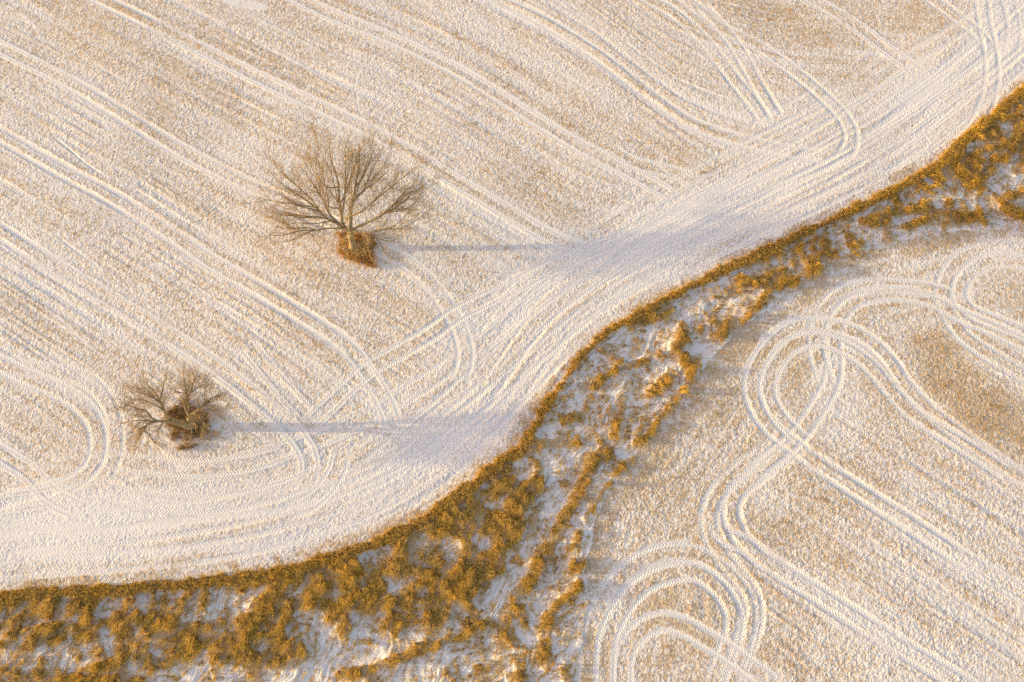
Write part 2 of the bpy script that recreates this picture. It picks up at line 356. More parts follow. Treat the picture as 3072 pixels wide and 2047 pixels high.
track([(640, 1180), (720, 1150), (770, 1090), (790, 1020)], depth=.03, tread=.6)
# headland passes that follow the ditch
upc = catmull(UPW, 1.0)
tan = np.gradient(upc, axis=0); tan /= np.linalg.norm(tan, axis=1)[:, None]
nrm = np.stack([-tan[:, 1], tan[:, 0]], 1)
NH = len(upc)
sarc = np.concatenate([[0], np.cumsum(np.linalg.norm(np.diff(upc, axis=0), axis=1))])
W_HEAD = []
def head(off, a, b, amp=.5, **kw):
    i0, i1 = int(a * NH), int(b * NH)
    q = upc[i0:i1:6] + nrm[i0:i1:6] * (off + amp * np.sin(sarc[i0:i1:6] / 17.0 + off))[:, None]
    # keep corners smooth
    for _ in range(int(2 + off)):
        q[1:-1] = (q[:-2] + q[1:-1] * 2 + q[2:]) / 4
    W_HEAD.append((q, kw))
head(2.6, 0, 1, .25, gauge=1.9, depth=.03, tread=.6)
head(5.2, .05, 1, .4, gauge=1.9, depth=.045, tread=.8)
head(8.2, .28, .98, .6, gauge=2.0, depth=.05, tread=.8)
head(6.8, .02, .3, .6, gauge=2.2, depth=.04, tread=.3)
head(10.8, .05, .85, .8, gauge=2.0, depth=.045, tread=.8)
head(13.6, .3, .9, .9, st=.45, gauge=2.0, depth=.045, tread=.5)
head(12.6, .6, .93, .7, st=.4, gauge=2.0, depth=.03, tread=.7)
head(16.5, .6, .85, 1.0, st=.4, gauge=2.0, depth=.035, tread=.5)
# right hand field
CR = (1568.7, 522.4); CQ = (1568.7, 1045.6)
track(C(CR, [(2500, 150), (2353, 150), (2200, 130), (2080, 150), (1920, 220), (1830, 330), (1795, 430), (1800, 520), (1840, 610), (1950, 760), (2180, 920), (2353, 1025), (2600, 1170)]), tread=.9)
track(C(CR, [(2500, 300), (2353, 245), (2200, 225), (2080, 245), (1970, 320), (1915, 410), (1915, 500), (1990, 580), (2120, 640), (2353, 730), (2600, 830)]), tread=.7)
track(C(CR, [(430, 1740), (620, 1590), (800, 1430), (930, 1250), (1020, 1090), (1045, 950), (1040, 800), (1055, 690), (1110, 570), (1230, 485), (1400, 455), (1600, 470), (1760, 520), (1920, 610), (2120, 690), (2353, 800), (2600, 920)]), tread=.5)
track(C(CR, [(1000, 1130), (960, 980), (925, 860), (930, 700), (980, 580), (1070, 475), (1200, 415), (1400, 405), (1600, 415), (1800, 455), (1960, 560)]), tread=1.0)
track(C(CR, [(2600, 1880), (2353, 1735), (2060, 1540), (1850, 1385), (1650, 1215), (1520, 1065), (1430, 930), (1290, 790), (1130, 705), (950, 672), (770, 690), (630, 790), (520, 940), (478, 1080), (500, 1210), (560, 1320), (660, 1430), (800, 1530), (865, 1588), (1200, 1810), (1600, 2070), (2000, 2330), (2353, 2535), (2600, 2680)]), tread=.5)
track(C(CR, [(2300, 1740), (2050, 1575), (1800, 1420), (1600, 1290), (1440, 1130), (1290, 950), (1150, 850), (1020, 790), (890, 770), (750, 815), (640, 940), (585, 1090), (610, 1220), (690, 1340), (780, 1430), (870, 1510)]), tread=.9)
scv = C(CQ, [(860, -110), (700, 0), (480, 160), (355, 285), (335, 410), (370, 520), (470, 650), (680, 800), (950, 970), (1400, 1260), (1950, 1590), (2200, 1740)])
track(scv, tread=.6)
track(C(CQ, [(620, -60), (540, 10), (370, 130), (240, 270), (185, 400), (190, 520), (235, 640), (330, 780), (430, 900), (480, 1000), (492, 1110), (455, 1250), (400, 1400), (330, 1640)]), tread=1.0)
track(C(CQ, [(640, 760), (560, 730), (430, 620), (290, 560), (210, 430)]), depth=.03, tread=1.0)
track(C(C7, [(1680, 1700), (1695, 1500), (1720, 1260), (1850, 935), (2040, 755), (2200, 685), (2353, 668), (2470, 700), (2610, 780), (2740, 910), (2800, 1050), (2795, 1200), (2735, 1400), (2630, 1640)]), tread=.9)
track(C(C7, [(1815, 1700), (1815, 1500), (1840, 1250), (1960, 1020), (2120, 870), (2353, 800), (2480, 825), (2590, 910), (2670, 1010), (2710, 1120), (2700, 1250), (2640, 1400), (2540, 1640)]), tread=.9)
track(C(C7, [(1950, 1700), (1940, 1500), (1960, 1350), (2060, 1215), (2200, 1150), (2353, 1180), (2500, 1260), (2680, 1370), (2860, 1500), (3080, 1650)]), tread=.4)

# rows: coordinate across the rows in the upper field
ref = [t7, t6, t5, t1[:9], t2[:9], t3[:7]]
Yi = []
for t in ref:
    w_ = np.array([plan(*p) for p in t])
    a = w_[1] - w_[0]; b = w_[-1] - w_[-2]
    w_ = np.vstack([w_[0] - a / abs(a[0]) * 600, w_, w_[-1] + b / abs(b[0]) * 600])
    Yi.append(np.interp(X, w_[:, 0], w_[:, 1]))
for i in range(1, len(Yi)): Yi[i] = np.minimum(Yi[i], Yi[i - 1] - 3.0)
V = np.zeros(X.shape)
SP = 10.5
V = (Yi[0] - Y) * .85
for i in range(len(Yi) - 1):
    m = Y < Yi[i]
    V[m] = ((i + (Yi[i] - Y) / (Yi[i] - Yi[i + 1])) * SP)[m]
m = Y < Yi[-1]; V[m] = ((len(Yi) - 1) * SP + (Yi[-1] - Y) * .85)[m]
# rows in the lower right field
aR = np.array(plan(1969, 1126)); bR = np.array(plan(2236, 1299)); dR = (bR - aR) / np.linalg.norm(bR - aR)
VR = -(X * dR[1] - Y * dR[0]); UR = X * dR[0] + Y * dR[1]

streak = .55 * vn(V / .62, X / 34.0, 3) + .45 * vn(V / .34, X / 12.0, 4)
broad = fbm(V / 4.2, X / 30.0, 5, 2)
streakR = .55 * vn(VR / .62, UR / 30.0, 6) + .45 * vn(VR / .36, UR / 10.0, 8)
edR = ss(20, 9, dL)
streakR = streakR * (1 - edR) + edR * fbm(dL / .8, (X + Y) / 9.0, 14, 2)
broadR = fbm(VR / 5, UR / 26.0, 9, 2)
headw = ss(20, 6, dU) * LEFT
skid = fbm(dU / .8, X / 9.0, 11, 2)
blot = fbm(X / 7, Y / 7, 12, 3)
grit = fbm(X / .55, Y / .55, 13, 2)

# ------------------------------------------------------------------ heights and snow cover
clod = .5 * vn(X / .24, Y / .24, 21) + .34 * vn(X / .48, Y / .40, 22) + .45 * (rng.random(X.shape) - .5)
S = np.where(RIGHT, .36 + .46 * (streakR - .5) + .30 * (broadR - .45) + .2 * (blot - .5) + .25 * (grit - .5) + .13 * ss(34, 14, dL),
               .385 + .46 * (streak - .5) + .30 * (broad - .45) + .18 * (blot - .5) + .25 * (grit - .5))
S = S * (1 - headw) + headw * (.28 + .45 * (skid - .5) + .3 * (blot - .5))
def patch(x0, y0, rx, ry, a, amt):
    global S
    c, s_ = math.cos(math.radians(a)), math.sin(math.radians(a))
    qx = ((FX - x0) * c + (FY - y0) * s_) / rx; qy = (-(FX - x0) * s_ + (FY - y0) * c) / ry
    S = S + (amt * .65 if amt > 0 else amt) * ss(1.25, .3, np.sqrt(qx * qx + qy * qy)) * nearf
for a in [(2150, 810, 80, 50, 35, .6), (2230, 920, 120, 75, 36, .75), (2330, 985, 130, 75, 36, .7), (1540, 1010, 35, 110, 38, .30), (1480, 1110, 40, 120, 25, .22), (1640, 960, 60, 90, 20, .1),
          (1255, 440, 150, 50, 30, .20), (260, 180, 260, 40, 32, .22), (330, 260, 180, 30, 32, .12), (560, 100, 260, 50, 28, .12), (1830, 60, 110, 40, 30, .20), (1700, 20, 90, 40, 30, .15),
          (2130, 60, 90, 60, 40, .12), (1400, 480, 70, 60, 0, .12), (1020, 200, 200, 40, 30, .1), (1840, 860, 50, 60, 0, .18), (2000, 770, 60, 20, 0, .2), (1560, 1250, 90, 40, 0, .1),
          (760, 650, 130, 30, 20, .16), (1980, 1230, 60, 25, 0, .1), (2180, 1080, 110, 40, 35, .2), (2000, 560, 260, 40, -10, .14), (1700, 800, 60, 60, 0, .15), (120, 1335, 160, 16, -4, .3),
          (330, 1300, 130, 12, -6, .25), (1500, 1420, 50, 60, 0, .18), (1560, 1490, 80, 60, 0, .18),
          (1000, 1010, 300, 60, -35, -.15), (200, 1190, 330, 70, 0, -.28), (60, 1240, 200, 60, 0, -.22), (1560, 500, 200, 50, -25, -.35), (2120, 200, 110, 60, -30, -.3), (1430, 585, 140, 40, 0, -.25),
          (2290, 90, 90, 130, 0, -.2), (1180, 700, 260, 40, -28, -.12), (1920, 920, 70, 120, -20, -.22), (1780, 1150, 60, 60, 0, -.15), (1720, 690, 60, 60, -40, -.1)]:
    patch(*a)
S = S + .5 * ss(2.4, .2, dU) * ss(.35, .65, fbm(X / 1.3, Y / 1.3, 28, 3)) * LEFT + .4 * ss(3.5, .3, dL) * ss(.3, .6, fbm(X / 1.3, Y / 1.3, 29, 3)) * RIGHT
S = S + np.clip((S - .5) * 2.2, 0, 1) * 1.1 * (fbm(X / .9, Y / .9, 30, 3) - .56)
S = S + .55 * (.45 - clod) * ss(.12, .4, S) * ss(-.1, .3, S)
S = np.clip(S, 0.0, .80)

amp = np.where(RIGHT, .082, .066) * (.65 + .7 * fbm(X / 4, Y / 4, 24, 2))
smooth = np.zeros(X.shape)
for x0, y0, rx, ry, a in [(120, 1235, 230, 45, 2), (330, 1235, 190, 14, 2), (1570, 500, 170, 34, -27), (1700, 425, 110, 22, -25), (2110, 205, 60, 28, -20), (2040, 245, 60, 18, -30), (1440, 575, 110, 20, 0), (560, 8, 60, 10, 10)]:
    c, s_ = math.cos(math.radians(a)), math.sin(math.radians(a))
    wob = 1 + .5 * (fbm(X / 3, Y / 1.2, 25, 3) - .5)
    qx = ((FX - x0) * c + (FY - y0) * s_) / rx; qy = (-(FX - x0) * s_ + (FY - y0) * c) / ry
    smooth = np.maximum(smooth, ss(1.2, .7, np.sqrt(qx * qx + qy * qy) * wob) * ss(.62, .45, skid))
amp = amp * (1 - .85 * smooth)
Z = amp * (clod - .5)
Z += .10 * ((np.where(RIGHT, .7 * streakR + .15, streak) - .5) * (1 - headw) * (.4 + 1.0 * ss(.35, .65, fbm(X / 6, Y / 6, 27, 2))) + (skid - .5) * 1.2 * headw) * (1 - .7 * smooth)
Z += .30 * (fbm(X / 14, Y / 14, 26, 2) - .5)
S = S * (1 - smooth)

NVX = X.size
tread_s = np.zeros(X.shape, np.float32); tread_q = np.zeros(X.shape, np.float32); tread_m = np.zeros(X.shape, np.float32)
tid = np.full(X.shape, -1, np.int16)
RUT = np.zeros(X.shape, np.float32)
Yrow = Yr

def stamp(wpts, gauge, w, depth, tread, strength, k):
    P = catmull(wpts, .7)
    L = np.concatenate([[0], np.cumsum(np.linalg.norm(np.diff(P, axis=0), axis=1))])
    tot = L[-1]
    reach = gauge / 2 + w + .5
    n = len(P)
    D = np.full(X.shape, 1e6, np.float32); Ssn = np.zeros(X.shape, np.float32); Sg = np.ones(X.shape, np.float32)
    r0a, r1a, c0a, c1a = NR, 0, NCOL, 0
    CH = 12
    for i in range(0, n - 1, CH):
        seg = P[i:i + CH + 1]; sl = L[i:i + CH + 1]
        x0, x1 = seg[:, 0].min() - reach, seg[:, 0].max() + reach
        y0, y1 = seg[:, 1].min() - reach, seg[:, 1].max() + reach
        r0, r1 = np.searchsorted(Yrow, y0), np.searchsorted(Yrow, y1)
        if r1 <= r0: continue
        rr = slice(r0, r1)
        Xs = X[rr]
        hit = np.where(((Xs > x0) & (Xs < x1)).any(0))[0]
        if len(hit) == 0: continue
        c0, c1 = hit[0], hit[-1] + 1
        sub = (slice(r0, r1), slice(c0, c1))
        px, py = X[sub], Y[sub]
        best = D[sub].copy(); bs = Ssn[sub].copy(); bg_ = Sg[sub].copy()
        for j in range(len(seg) - 1):
            ax, ay = seg[j]; vx, vy = seg[j + 1] - seg[j]
            ll = vx * vx + vy * vy
            if ll < 1e-9: continue
            t = np.clip(((px - ax) * vx + (py - ay) * vy) / ll, 0, 1)
            ex, ey = px - ax - t * vx, py - ay - t * vy
            dd = np.sqrt(ex * ex + ey * ey)
            b = dd < best
            best[b] = dd[b]; bs[b] = (sl[j] + t[b] * math.sqrt(ll)); bg_[b] = np.sign(vx * ey - vy * ex)[b]
        D[sub] = best; Ssn[sub] = bs; Sg[sub] = bg_
        r0a, r1a, c0a, c1a = min(r0a, r0), max(r1a, r1), min(c0a, c0), max(c1a, c1)
    if r1a <= r0a: return
    sub = (slice(r0a, r1a), slice(c0a, c1a))
    d = D[sub]; s = Ssn[sub]
    q = np.abs(d) - gauge / 2 if gauge > 0 else d
    jag = .13 * (vn(X[sub] / .35, Y[sub] / .35, 71) - .5)
    r = np.abs(q) + jag
    f = strength * ss(0, 2.5, s) * ss(0, 2.5, tot - s) * (.55 + .45 * ss(.25, .55, vn(s / 5.0, np.zeros_like(s) + k * 3.7, 72)))
    inr = ss(w + .12, w - .13, r) * f * (~IN[sub])
    berm = np.exp(-((r - w - .14) / .09) ** 2) * f * (~IN[sub]) * (1 - RUT[sub] * .8)
    z = Z[sub]
    base = z * .16
    Z[sub] = z * (1 - inr) + (base - depth * .46 - .012 * np.cos(q / w * 3.1)) * inr + berm * depth * .14
    S[sub] = S[sub] * (1 - .82 * inr)
    RUT[sub] = np.maximum(RUT[sub], inr)
    b = inr > .35
    tread_s[sub][b] = s[b]; tread_q[sub][b] = q[b]
    tm = tread_m[sub]; tm[b] = (inr * tread)[b]
    ti = tid[sub]; ti[b] = k

k = 0
for q, kw in W_HEAD:
    stamp(q, kw['gauge'], .34, kw['depth'] * .6, kw['tread'], kw.get('st', .7), k); k += 1
for pts, gauge, w, depth, tread, st in T:
    stamp(np.array([plan(*p) for p in pts]), gauge, w, depth, tread, st, k); k += 1
# single animal trail in the upper field
stamp(np.array([plan(*p) for p in [(835, 150), (818, 180), (818, 215), (825, 255), (850, 300)]]), 0, .12, .04, 0, .8, k)
NTR = k
furrows = [crop([(350, 930), (500, 1050), (620, 1150), (760, 1240)], 0, 0), crop([(1850, 320), (2050, 430), (2353, 620)], 0, 0), crop([(380, 50), (560, 190), (740, 320)], 0, 522.4),
           crop([(400, 480), (560, 620), (700, 700)], 0, 522.4), crop([(300, 560), (430, 650), (620, 830), (780, 940)], 0, 522.4), crop([(1650, 80), (1900, 190), (2200, 350)], 0, 0),
           crop([(60, 60), (180, 130), (300, 220)], 0, 0)]
for fr in furrows:
    k += 1; stamp(np.array([plan(*p) for p in fr]), 0, .16, .085, 0, .9, k)

# ditch relief
prof = ss(0, 2.6, dU) * ss(0, 4.5, dL)
hum = fbm(X / 2.6, Y / 2.6, 81, 3) - .5
WX = X + 3.2 * (fbm(X / 3.5, Y / 3.5, 55, 2) - .5); WY = Y + 5.5 * (fbm(X / 3.5, Y / 3.5, 57, 2) - .5)
comb = fbm((WX * .7 + WY * .7) / 1.3, (-WX * .7 + WY * .7) / .38, 82, 3) - .5
Z = np.where(IN, -.16 * prof + (.46 * hum + .17 * comb) * ss(0, 1.5, np.minimum(dU, dL)) + .05 * (clod - .5) + .16 * GRASS * ss(0, 1, dU), Z)
SD = np.clip(.08 + .5 * ss(.50, .70, fbm((WX * .7 + WY * .7) / 1.2, (-WX * .7 + WY * .7) / .22, 83, 3)) + .9 * ss(.2, .8, GRASS), 0, 1)
S = np.where(IN, SD, S)
Z = Z * np.clip(nearf, .0, 1) + (1 - nearf) * 1.2 * (fbm(X / 60, Y / 60, 90, 3) - .5)

# tall grass round the trees
TREE1_PATCH = [(779, 541), (800, 536), (832, 540), (857, 549), (859, 612), (846, 616), (815, 606), (796, 596), (779, 586)]
cv = lambda p: ((300 + p[0] / 4.752) / K, (1060 + p[1] / 4.752) / K)
TREE2_PATCH = [cv(p) for p in [(890, 930), (1000, 800), (1130, 735), (1250, 690), (1400, 790), (1500, 850), (1560, 1000), (1560, 1150), (1420, 1190), (1250, 1260), (1090, 1250), (990, 1110), (970, 1000)]]
TREE2_TUFT = [cv(p) for p in [(1110, 1370), (1220, 1350), (1330, 1330), (1400, 1290)]]
base1 = np.array([*plan(811, 577), 0.0]); base2 = np.array([*plan(442, 978), 0.0])
def near_patch(pg):
    xs = [p[0] for p in pg]; ys = [p[1] for p in pg]
    return np.where((FX > min(xs) - 12) & (FX < max(xs) + 12) & (FY > min(ys) - 12) & (FY < max(ys) + 12))
GT1 = np.zeros(X.shape, np.float32); GT2 = np.zeros(X.shape, np.float32)
for pg, GT in ((TREE1_PATCH, GT1), (TREE2_PATCH, GT2)):
    m = near_patch(pg)
    wx_ = FX[m] + 9 * (fbm(X[m] / .6, Y[m] / .6, 91, 2) - .5); wy_ = FY[m] + 9 * (fbm(X[m] / .6, Y[m] / .6, 92, 2) - .5)
    ring = ss(14, 2, dist_poly(FX[m], FY[m], pg + [pg[0]])) * ss(.5, .75, fbm(X[m] / .5, Y[m] / .5, 93, 2)) * .45
    GT[m] = np.maximum(inside(wx_, wy_, pg) * (.55 + .45 * ss(.3, .6, fbm(X[m] / .6, Y[m] / .6, 94, 2))), ring)
m = near_patch(TREE2_TUFT); GT2[m] = np.maximum(GT2[m], ss(1.2, .7, dist_poly(FX[m], FY[m], TREE2_TUFT) / 3.2) * .8)
for GT in (GT1, GT2): S = np.maximum(S, GT * .85)

def height(x, y):
    r = np.clip(np.searchsorted(Yr, y), 1, NR - 1)
    c = np.searchsorted(np.concatenate([-far[::-1], [0]]), 0)
    uu = x / hw_of(y)
    c = np.clip(((uu + 1) / 2 * (NC - 1)).round().astype(int) + nf, 0, NCOL - 1)
    return Z[r, c]

# ------------------------------------------------------------------ materials
def new_mat(name):
    m = bpy.data.materials.new(name); m.use_nodes = True
    nt = m.node_tree; nt.nodes.clear()
    out = nt.nodes.new("ShaderNodeOutputMaterial"); b = nt.nodes.new("ShaderNodeBsdfPrincipled")
    nt.links.new(b.outputs[0], out.inputs[0])
    return m, nt, b
def nd(nt, t, **kw):
    n = nt.nodes.new(t)
    for k_, v in kw.items(): setattr(n, k_, v)
    return n
def math_(nt, op, a, b=None, c=None):
    n = nd(nt, "ShaderNodeMath", operation=op)
    for i, v in enumerate((a, b, c)):
        if v is None: continue
        if isinstance(v, (int, float)): n.inputs[i].default_value = v
        else: nt.links.new(v, n.inputs[i])
    return n.outputs[0]
def mix_(nt, f, a, b):
    n = nd(nt, "ShaderNodeMix", data_type='RGBA')
    for s_, v in ((n.inputs[0], f), (n.inputs[6], a), (n.inputs[7], b)):
        if isinstance(v, (int, float)): s_.default_value = v
        elif isinstance(v, tuple): s_.default_value = (*v, 1)
        else: nt.links.new(v, s_)
    return n.outputs[2]
def noise_(nt, vec, scale, detail=2, rough=.5):
    n = nd(nt, "ShaderNodeTexNoise"); n.inputs["Scale"].default_value = scale
    n.inputs["Detail"].default_value = detail; n.inputs["Roughness"].default_value = rough
    nt.links.new(vec, n.inputs["Vector"]); return n
def maprange(nt, v, a, b, c=0, d=1):
    n = nd(nt, "ShaderNodeMapRange", interpolation_type='SMOOTHSTEP')
    nt.links.new(v, n.inputs[0]); 
    for i, val in enumerate((a, b, c, d)):
        if isinstance(val, (int, float)): n.inputs[i + 1].default_value = val
        else: nt.links.new(val, n.inputs[i + 1])
    return n.outputs[0]

mg, nt, b = new_mat("snow_over_stubble")
geo = nd(nt, "ShaderNodeNewGeometry")
pos = geo.outputs["Position"]
def attr(n_): 
    a = nd(nt, "ShaderNodeAttribute"); a.attribute_name = n_; return a.outputs["Fac"]
stub = attr("stubble"); ts = attr("tread_s"); tq = attr("tread_q"); tm = attr("tread_m")
n1 = noise_(nt, pos, 2.6, 3, .7); n2 = noise_(nt, pos, 1.1, 2); n3 = noise_(nt, pos, 5.5, 3, .7)
thr = math_(nt, 'SUBTRACT', 1.0, stub)
grain = math_(nt, 'ADD', math_(nt, 'MULTIPLY', n1.outputs[0], .5), math_(nt, 'MULTIPLY', n3.outputs[0], .5))
lo = math_(nt, 'SUBTRACT', math_(nt, 'MULTIPLY_ADD', thr, .34, .33), .14); hi = math_(nt, 'ADD', lo, .28)
fac = maprange(nt, grain, lo, hi)
fac = math_(nt, 'MULTIPLY', fac, .80)
brown = mix_(nt, maprange(nt, n2.outputs[0], .35, .65), (.55, .35, .12), (.60, .42, .17))
brown = mix_(nt, maprange(nt, n3.outputs[0], .40, .62), (.42, .27, .11), brown)
snow = mix_(nt, n2.outputs[0], (.83, .82, .82), (.87, .86, .85))
col = mix_(nt, fac, snow, brown)
nt.links.new(col, b.inputs["Base Color"])
b.inputs["Roughness"].default_value = .75
b.inputs["Specular IOR Level"].default_value = .25
ph = math_(nt, 'MULTIPLY', math_(nt, 'ADD', ts, math_(nt, 'MULTIPLY', math_(nt, 'ABSOLUTE', tq), 1.1)), 2 * math.pi / .36)
chev = math_(nt, 'MULTIPLY', math_(nt, 'SINE', ph), math_(nt, 'MULTIPLY', tm, .020))
fine = math_(nt, 'MULTIPLY', n3.outputs[0], .05)
hgt = math_(nt, 'ADD', chev, fine)
bump = nd(nt, "ShaderNodeBump"); bump.inputs["Strength"].default_value = 1.0; bump.inputs["Distance"].default_value = 1.0
nt.links.new(hgt, bump.inputs["Height"]); nt.links.new(bump.outputs[0], b.inputs["Normal"])

def grass_mat(name, c1, c2, c3, transl=.25):
    m, nt, b = new_mat(name)
    geo = nd(nt, "ShaderNodeNewGeometry")
    n1 = noise_(nt, geo.outputs["Position"], .35, 3); n2 = noise_(nt, geo.outputs["Position"], 3.5, 2, .7)
    c = mix_(nt, maprange(nt, n1.outputs[0], .35, .65), c1, c2)
    c = mix_(nt, maprange(nt, n2.outputs[0], .42, .64), c, c3)
    nt.links.new(c, b.inputs["Base Color"]); b.inputs["Roughness"].default_value = .7
    b.inputs["Specular IOR Level"].default_value = .2
    tr = nd(nt, "ShaderNodeBsdfTranslucent"); nt.links.new(c, tr.inputs[0])
    mx = nd(nt, "ShaderNodeMixShader"); mx.inputs[0].default_value = transl
    out = [n for n in nt.nodes if n.type == 'OUTPUT_MATERIAL'][0]
    nt.links.new(b.outputs[0], mx.inputs[1]); nt.links.new(tr.outputs[0], mx.inputs[2]); nt.links.new(mx.outputs[0], out.inputs[0])
    return m
m_grass = grass_mat("dry_grass", (.86, .58, .10), (.76, .53, .15), (.28, .17, .05))
m_tallgrass = grass_mat("dry_tall_grass", (.66, .40, .09), (.56, .34, .10), (.34, .18, .05))
m_brush = grass_mat("brown_brush", (.40, .26, .09), (.30, .20, .09), (.20, .13, .06))
m_bark, nt, b = new_mat("bark")
geo = nd(nt, "ShaderNodeNewGeometry"); n1 = noise_(nt, geo.outputs["Position"], 6, 4, .7)
nt.links.new(mix_(nt, maprange(nt, n1.outputs[0], .35, .65), (.22, .16, .08), (.46, .36, .20)), b.inputs["Base Color"]); b.inputs["Roughness"].default_value = .85
bp = nd(nt, "ShaderNodeBump"); bp.inputs["Distance"].default_value = .03; nt.links.new(n1.outputs[0], bp.inputs["Height"]); nt.links.new(bp.outputs[0], b.inputs["Normal"])
m_twig, nt, b = new_mat("twigs")
b.inputs["Base Color"].default_value = (.44, .31, .14, 1); b.inputs["Roughness"].default_value = .8

# ------------------------------------------------------------------ ground objects (one surface, cut along fields, ditch and tyre tracks)
VX = np.stack([X, Y, Z], -1).reshape(-1, 3).astype(np.float32)
ATT = dict(stubble=S.astype(np.float32).ravel(), tread_s=tread_s.ravel(), tread_q=tread_q.ravel(), tread_m=tread_m.ravel())
ii = np.arange(NR - 1)[:, None] * NCOL + np.arange(NCOL - 1)[None, :]
quads = np.stack([ii, ii + 1, ii + NCOL + 1, ii + NCOL], -1).reshape(-1, 4)
reg = np.where(IN, 1, np.where(RIGHT, 2, 0))
qreg = reg[:-1, :-1].ravel()
qtid = tid[:-1, :-1].ravel()
key = np.where((qtid >= 0) & (qreg != 1), 100 + qtid, qreg)

def ground_piece(name, mask, **props):
    q = quads[mask]
    if len(q) < 40: return None
    used, inv = np.unique(q.ravel(), return_inverse=True)
    me = bpy.data.meshes.new(name)
    me.vertices.add(len(used)); me.vertices.foreach_set("co", VX[used].ravel())
    me.loops.add(len(q) * 4); me.loops.foreach_set("vertex_index", inv.astype(np.int32).ravel())
    me.polygons.add(len(q)); me.polygons.foreach_set("loop_start", np.arange(0, len(q) * 4, 4, dtype=np.int32))
    for k_, a in ATT.items():
        at_ = me.attributes.new(k_, 'FLOAT', 'POINT'); at_.data.foreach_set("value", a[used])
    me.materials.append(mg)
    me.update(calc_edges=True)
    me.shade_flat()
    o = bpy.data.objects.new(name, me); COL.objects.link(o)
    o["kind"] = "structure"
    for k_, v in props.items(): o[k_] = v
    return o
ground_piece("field", key == 0)
ground_piece("field", key == 2)
ground_piece("ditch", key == 1)
for k_ in range(k + 1):
    ground_piece("tyre_track" if k_ < NTR else "animal_trail" if k_ == NTR else "furrow", key == 100 + k_)


# ------------------------------------------------------------------ grass
def tuft_mesh(name, seed, nblade, rad, h, lean, width, mat, bias=.8):
    r = random.Random(seed); vs = []; fs = []
    for i in range(nblade):
        a = r.uniform(0, 2 * math.pi); d = rad * math.sqrt(r.random())
        bx, by = d * math.cos(a), d * math.sin(a)
        a2 = a + r.uniform(-1.3, 1.3); L = lean * r.uniform(.3, 1.3); hh = h * r.uniform(.55, 1.1)
        lx, ly = L * math.cos(a2) + lean * bias, L * math.sin(a2)
        wa = r.uniform(0, math.pi); wx_, wy_ = math.cos(wa) * width, math.sin(wa) * width
        n = len(vs)
        for t, zz, ww in ((0, 0, 1), (.35, .55, .9), (.8, .92, .7), (1.25, .90, .15)):
            for sg in (-1, 1):
                vs.append((bx + lx * t * t + sg * wx_ * ww, by + ly * t * t + sg * wy_ * ww, hh * zz - (.03 if zz == 0 else 0)))
        for j in range(3):
            fs.append((n + 2 * j, n + 2 * j + 1, n + 2 * j + 3, n + 2 * j + 2))
    me = bpy.data.meshes.new(name); me.from_pydata(vs, [], fs); me.materials.append(mat)
    return me

def tuft_set(name, mat, **kw):
    c = bpy.data.collections.new(name)
    for i in range(5):
        o = bpy.data.objects.new("grass_tuft_form", tuft_mesh(name, i * 7 + 3, mat=mat, **kw)); c.objects.link(o)
    return c

def scatter(name, P, rot, scale, coll, label, cat):
    me = bpy.data.meshes.new(name); me.vertices.add(len(P)); me.vertices.foreach_set("co", P.astype(np.float32).ravel())
    a = me.attributes.new("rot", 'FLOAT_VECTOR', 'POINT'); a.data.foreach_set("vector", rot.astype(np.float32).ravel())
    a = me.attributes.new("scl", 'FLOAT_VECTOR', 'POINT'); a.data.foreach_set("vector", scale.astype(np.float32).ravel())
    me.update()
    o = bpy.data.objects.new(name, me); COL.objects.link(o)
    ng = bpy.data.node_groups.new(name + "_scatter", 'GeometryNodeTree')
    ng.interface.new_socket("Geometry", in_out='INPUT', socket_type='NodeSocketGeometry')
    ng.interface.new_socket("Geometry", in_out='OUTPUT', socket_type='NodeSocketGeometry')
    N = ng.nodes; Lk = ng.links
    gi = N.new("NodeGroupInput"); go = N.new("NodeGroupOutput")
    ci = N.new("GeometryNodeCollectionInfo"); ci.inputs["Collection"].default_value = coll
    ci.inputs["Separate Children"].default_value = True; ci.inputs["Reset Children"].default_value = True
    ip = N.new("GeometryNodeInstanceOnPoints"); ip.inputs["Pick Instance"].default_value = True
    rv = N.new("FunctionNodeRandomValue"); rv.data_type = 'INT'
    rv.inputs["Min"].default_value = 0 if False else 0
    for s_ in rv.inputs:
        if s_.name == "Max" and s_.type == 'INT': s_.default_value = 4
    ar = N.new("GeometryNodeInputNamedAttribute"); ar.data_type = 'FLOAT_VECTOR'; ar.inputs["Name"].default_value = "rot"
    asx = N.new("GeometryNodeInputNamedAttribute"); asx.data_type = 'FLOAT_VECTOR'; asx.inputs["Name"].default_value = "scl"
    Lk.new(gi.outputs[0], ip.inputs["Points"]); Lk.new(ci.outputs[0], ip.inputs["Instance"])
    Lk.new([s_ for s_ in rv.outputs if s_.type == 'INT'][0], ip.inputs["Instance Index"])
    Lk.new(ar.outputs[0], ip.inputs["Rotation"]); Lk.new(asx.outputs[0], ip.inputs["Scale"])
    Lk.new(ip.outputs[0], go.inputs[0])
    md = o.modifiers.new("scatter", 'NODES'); md.node_group = ng
    o["kind"] = "stuff"; o["label"] = label; o["category"] = cat
    return o

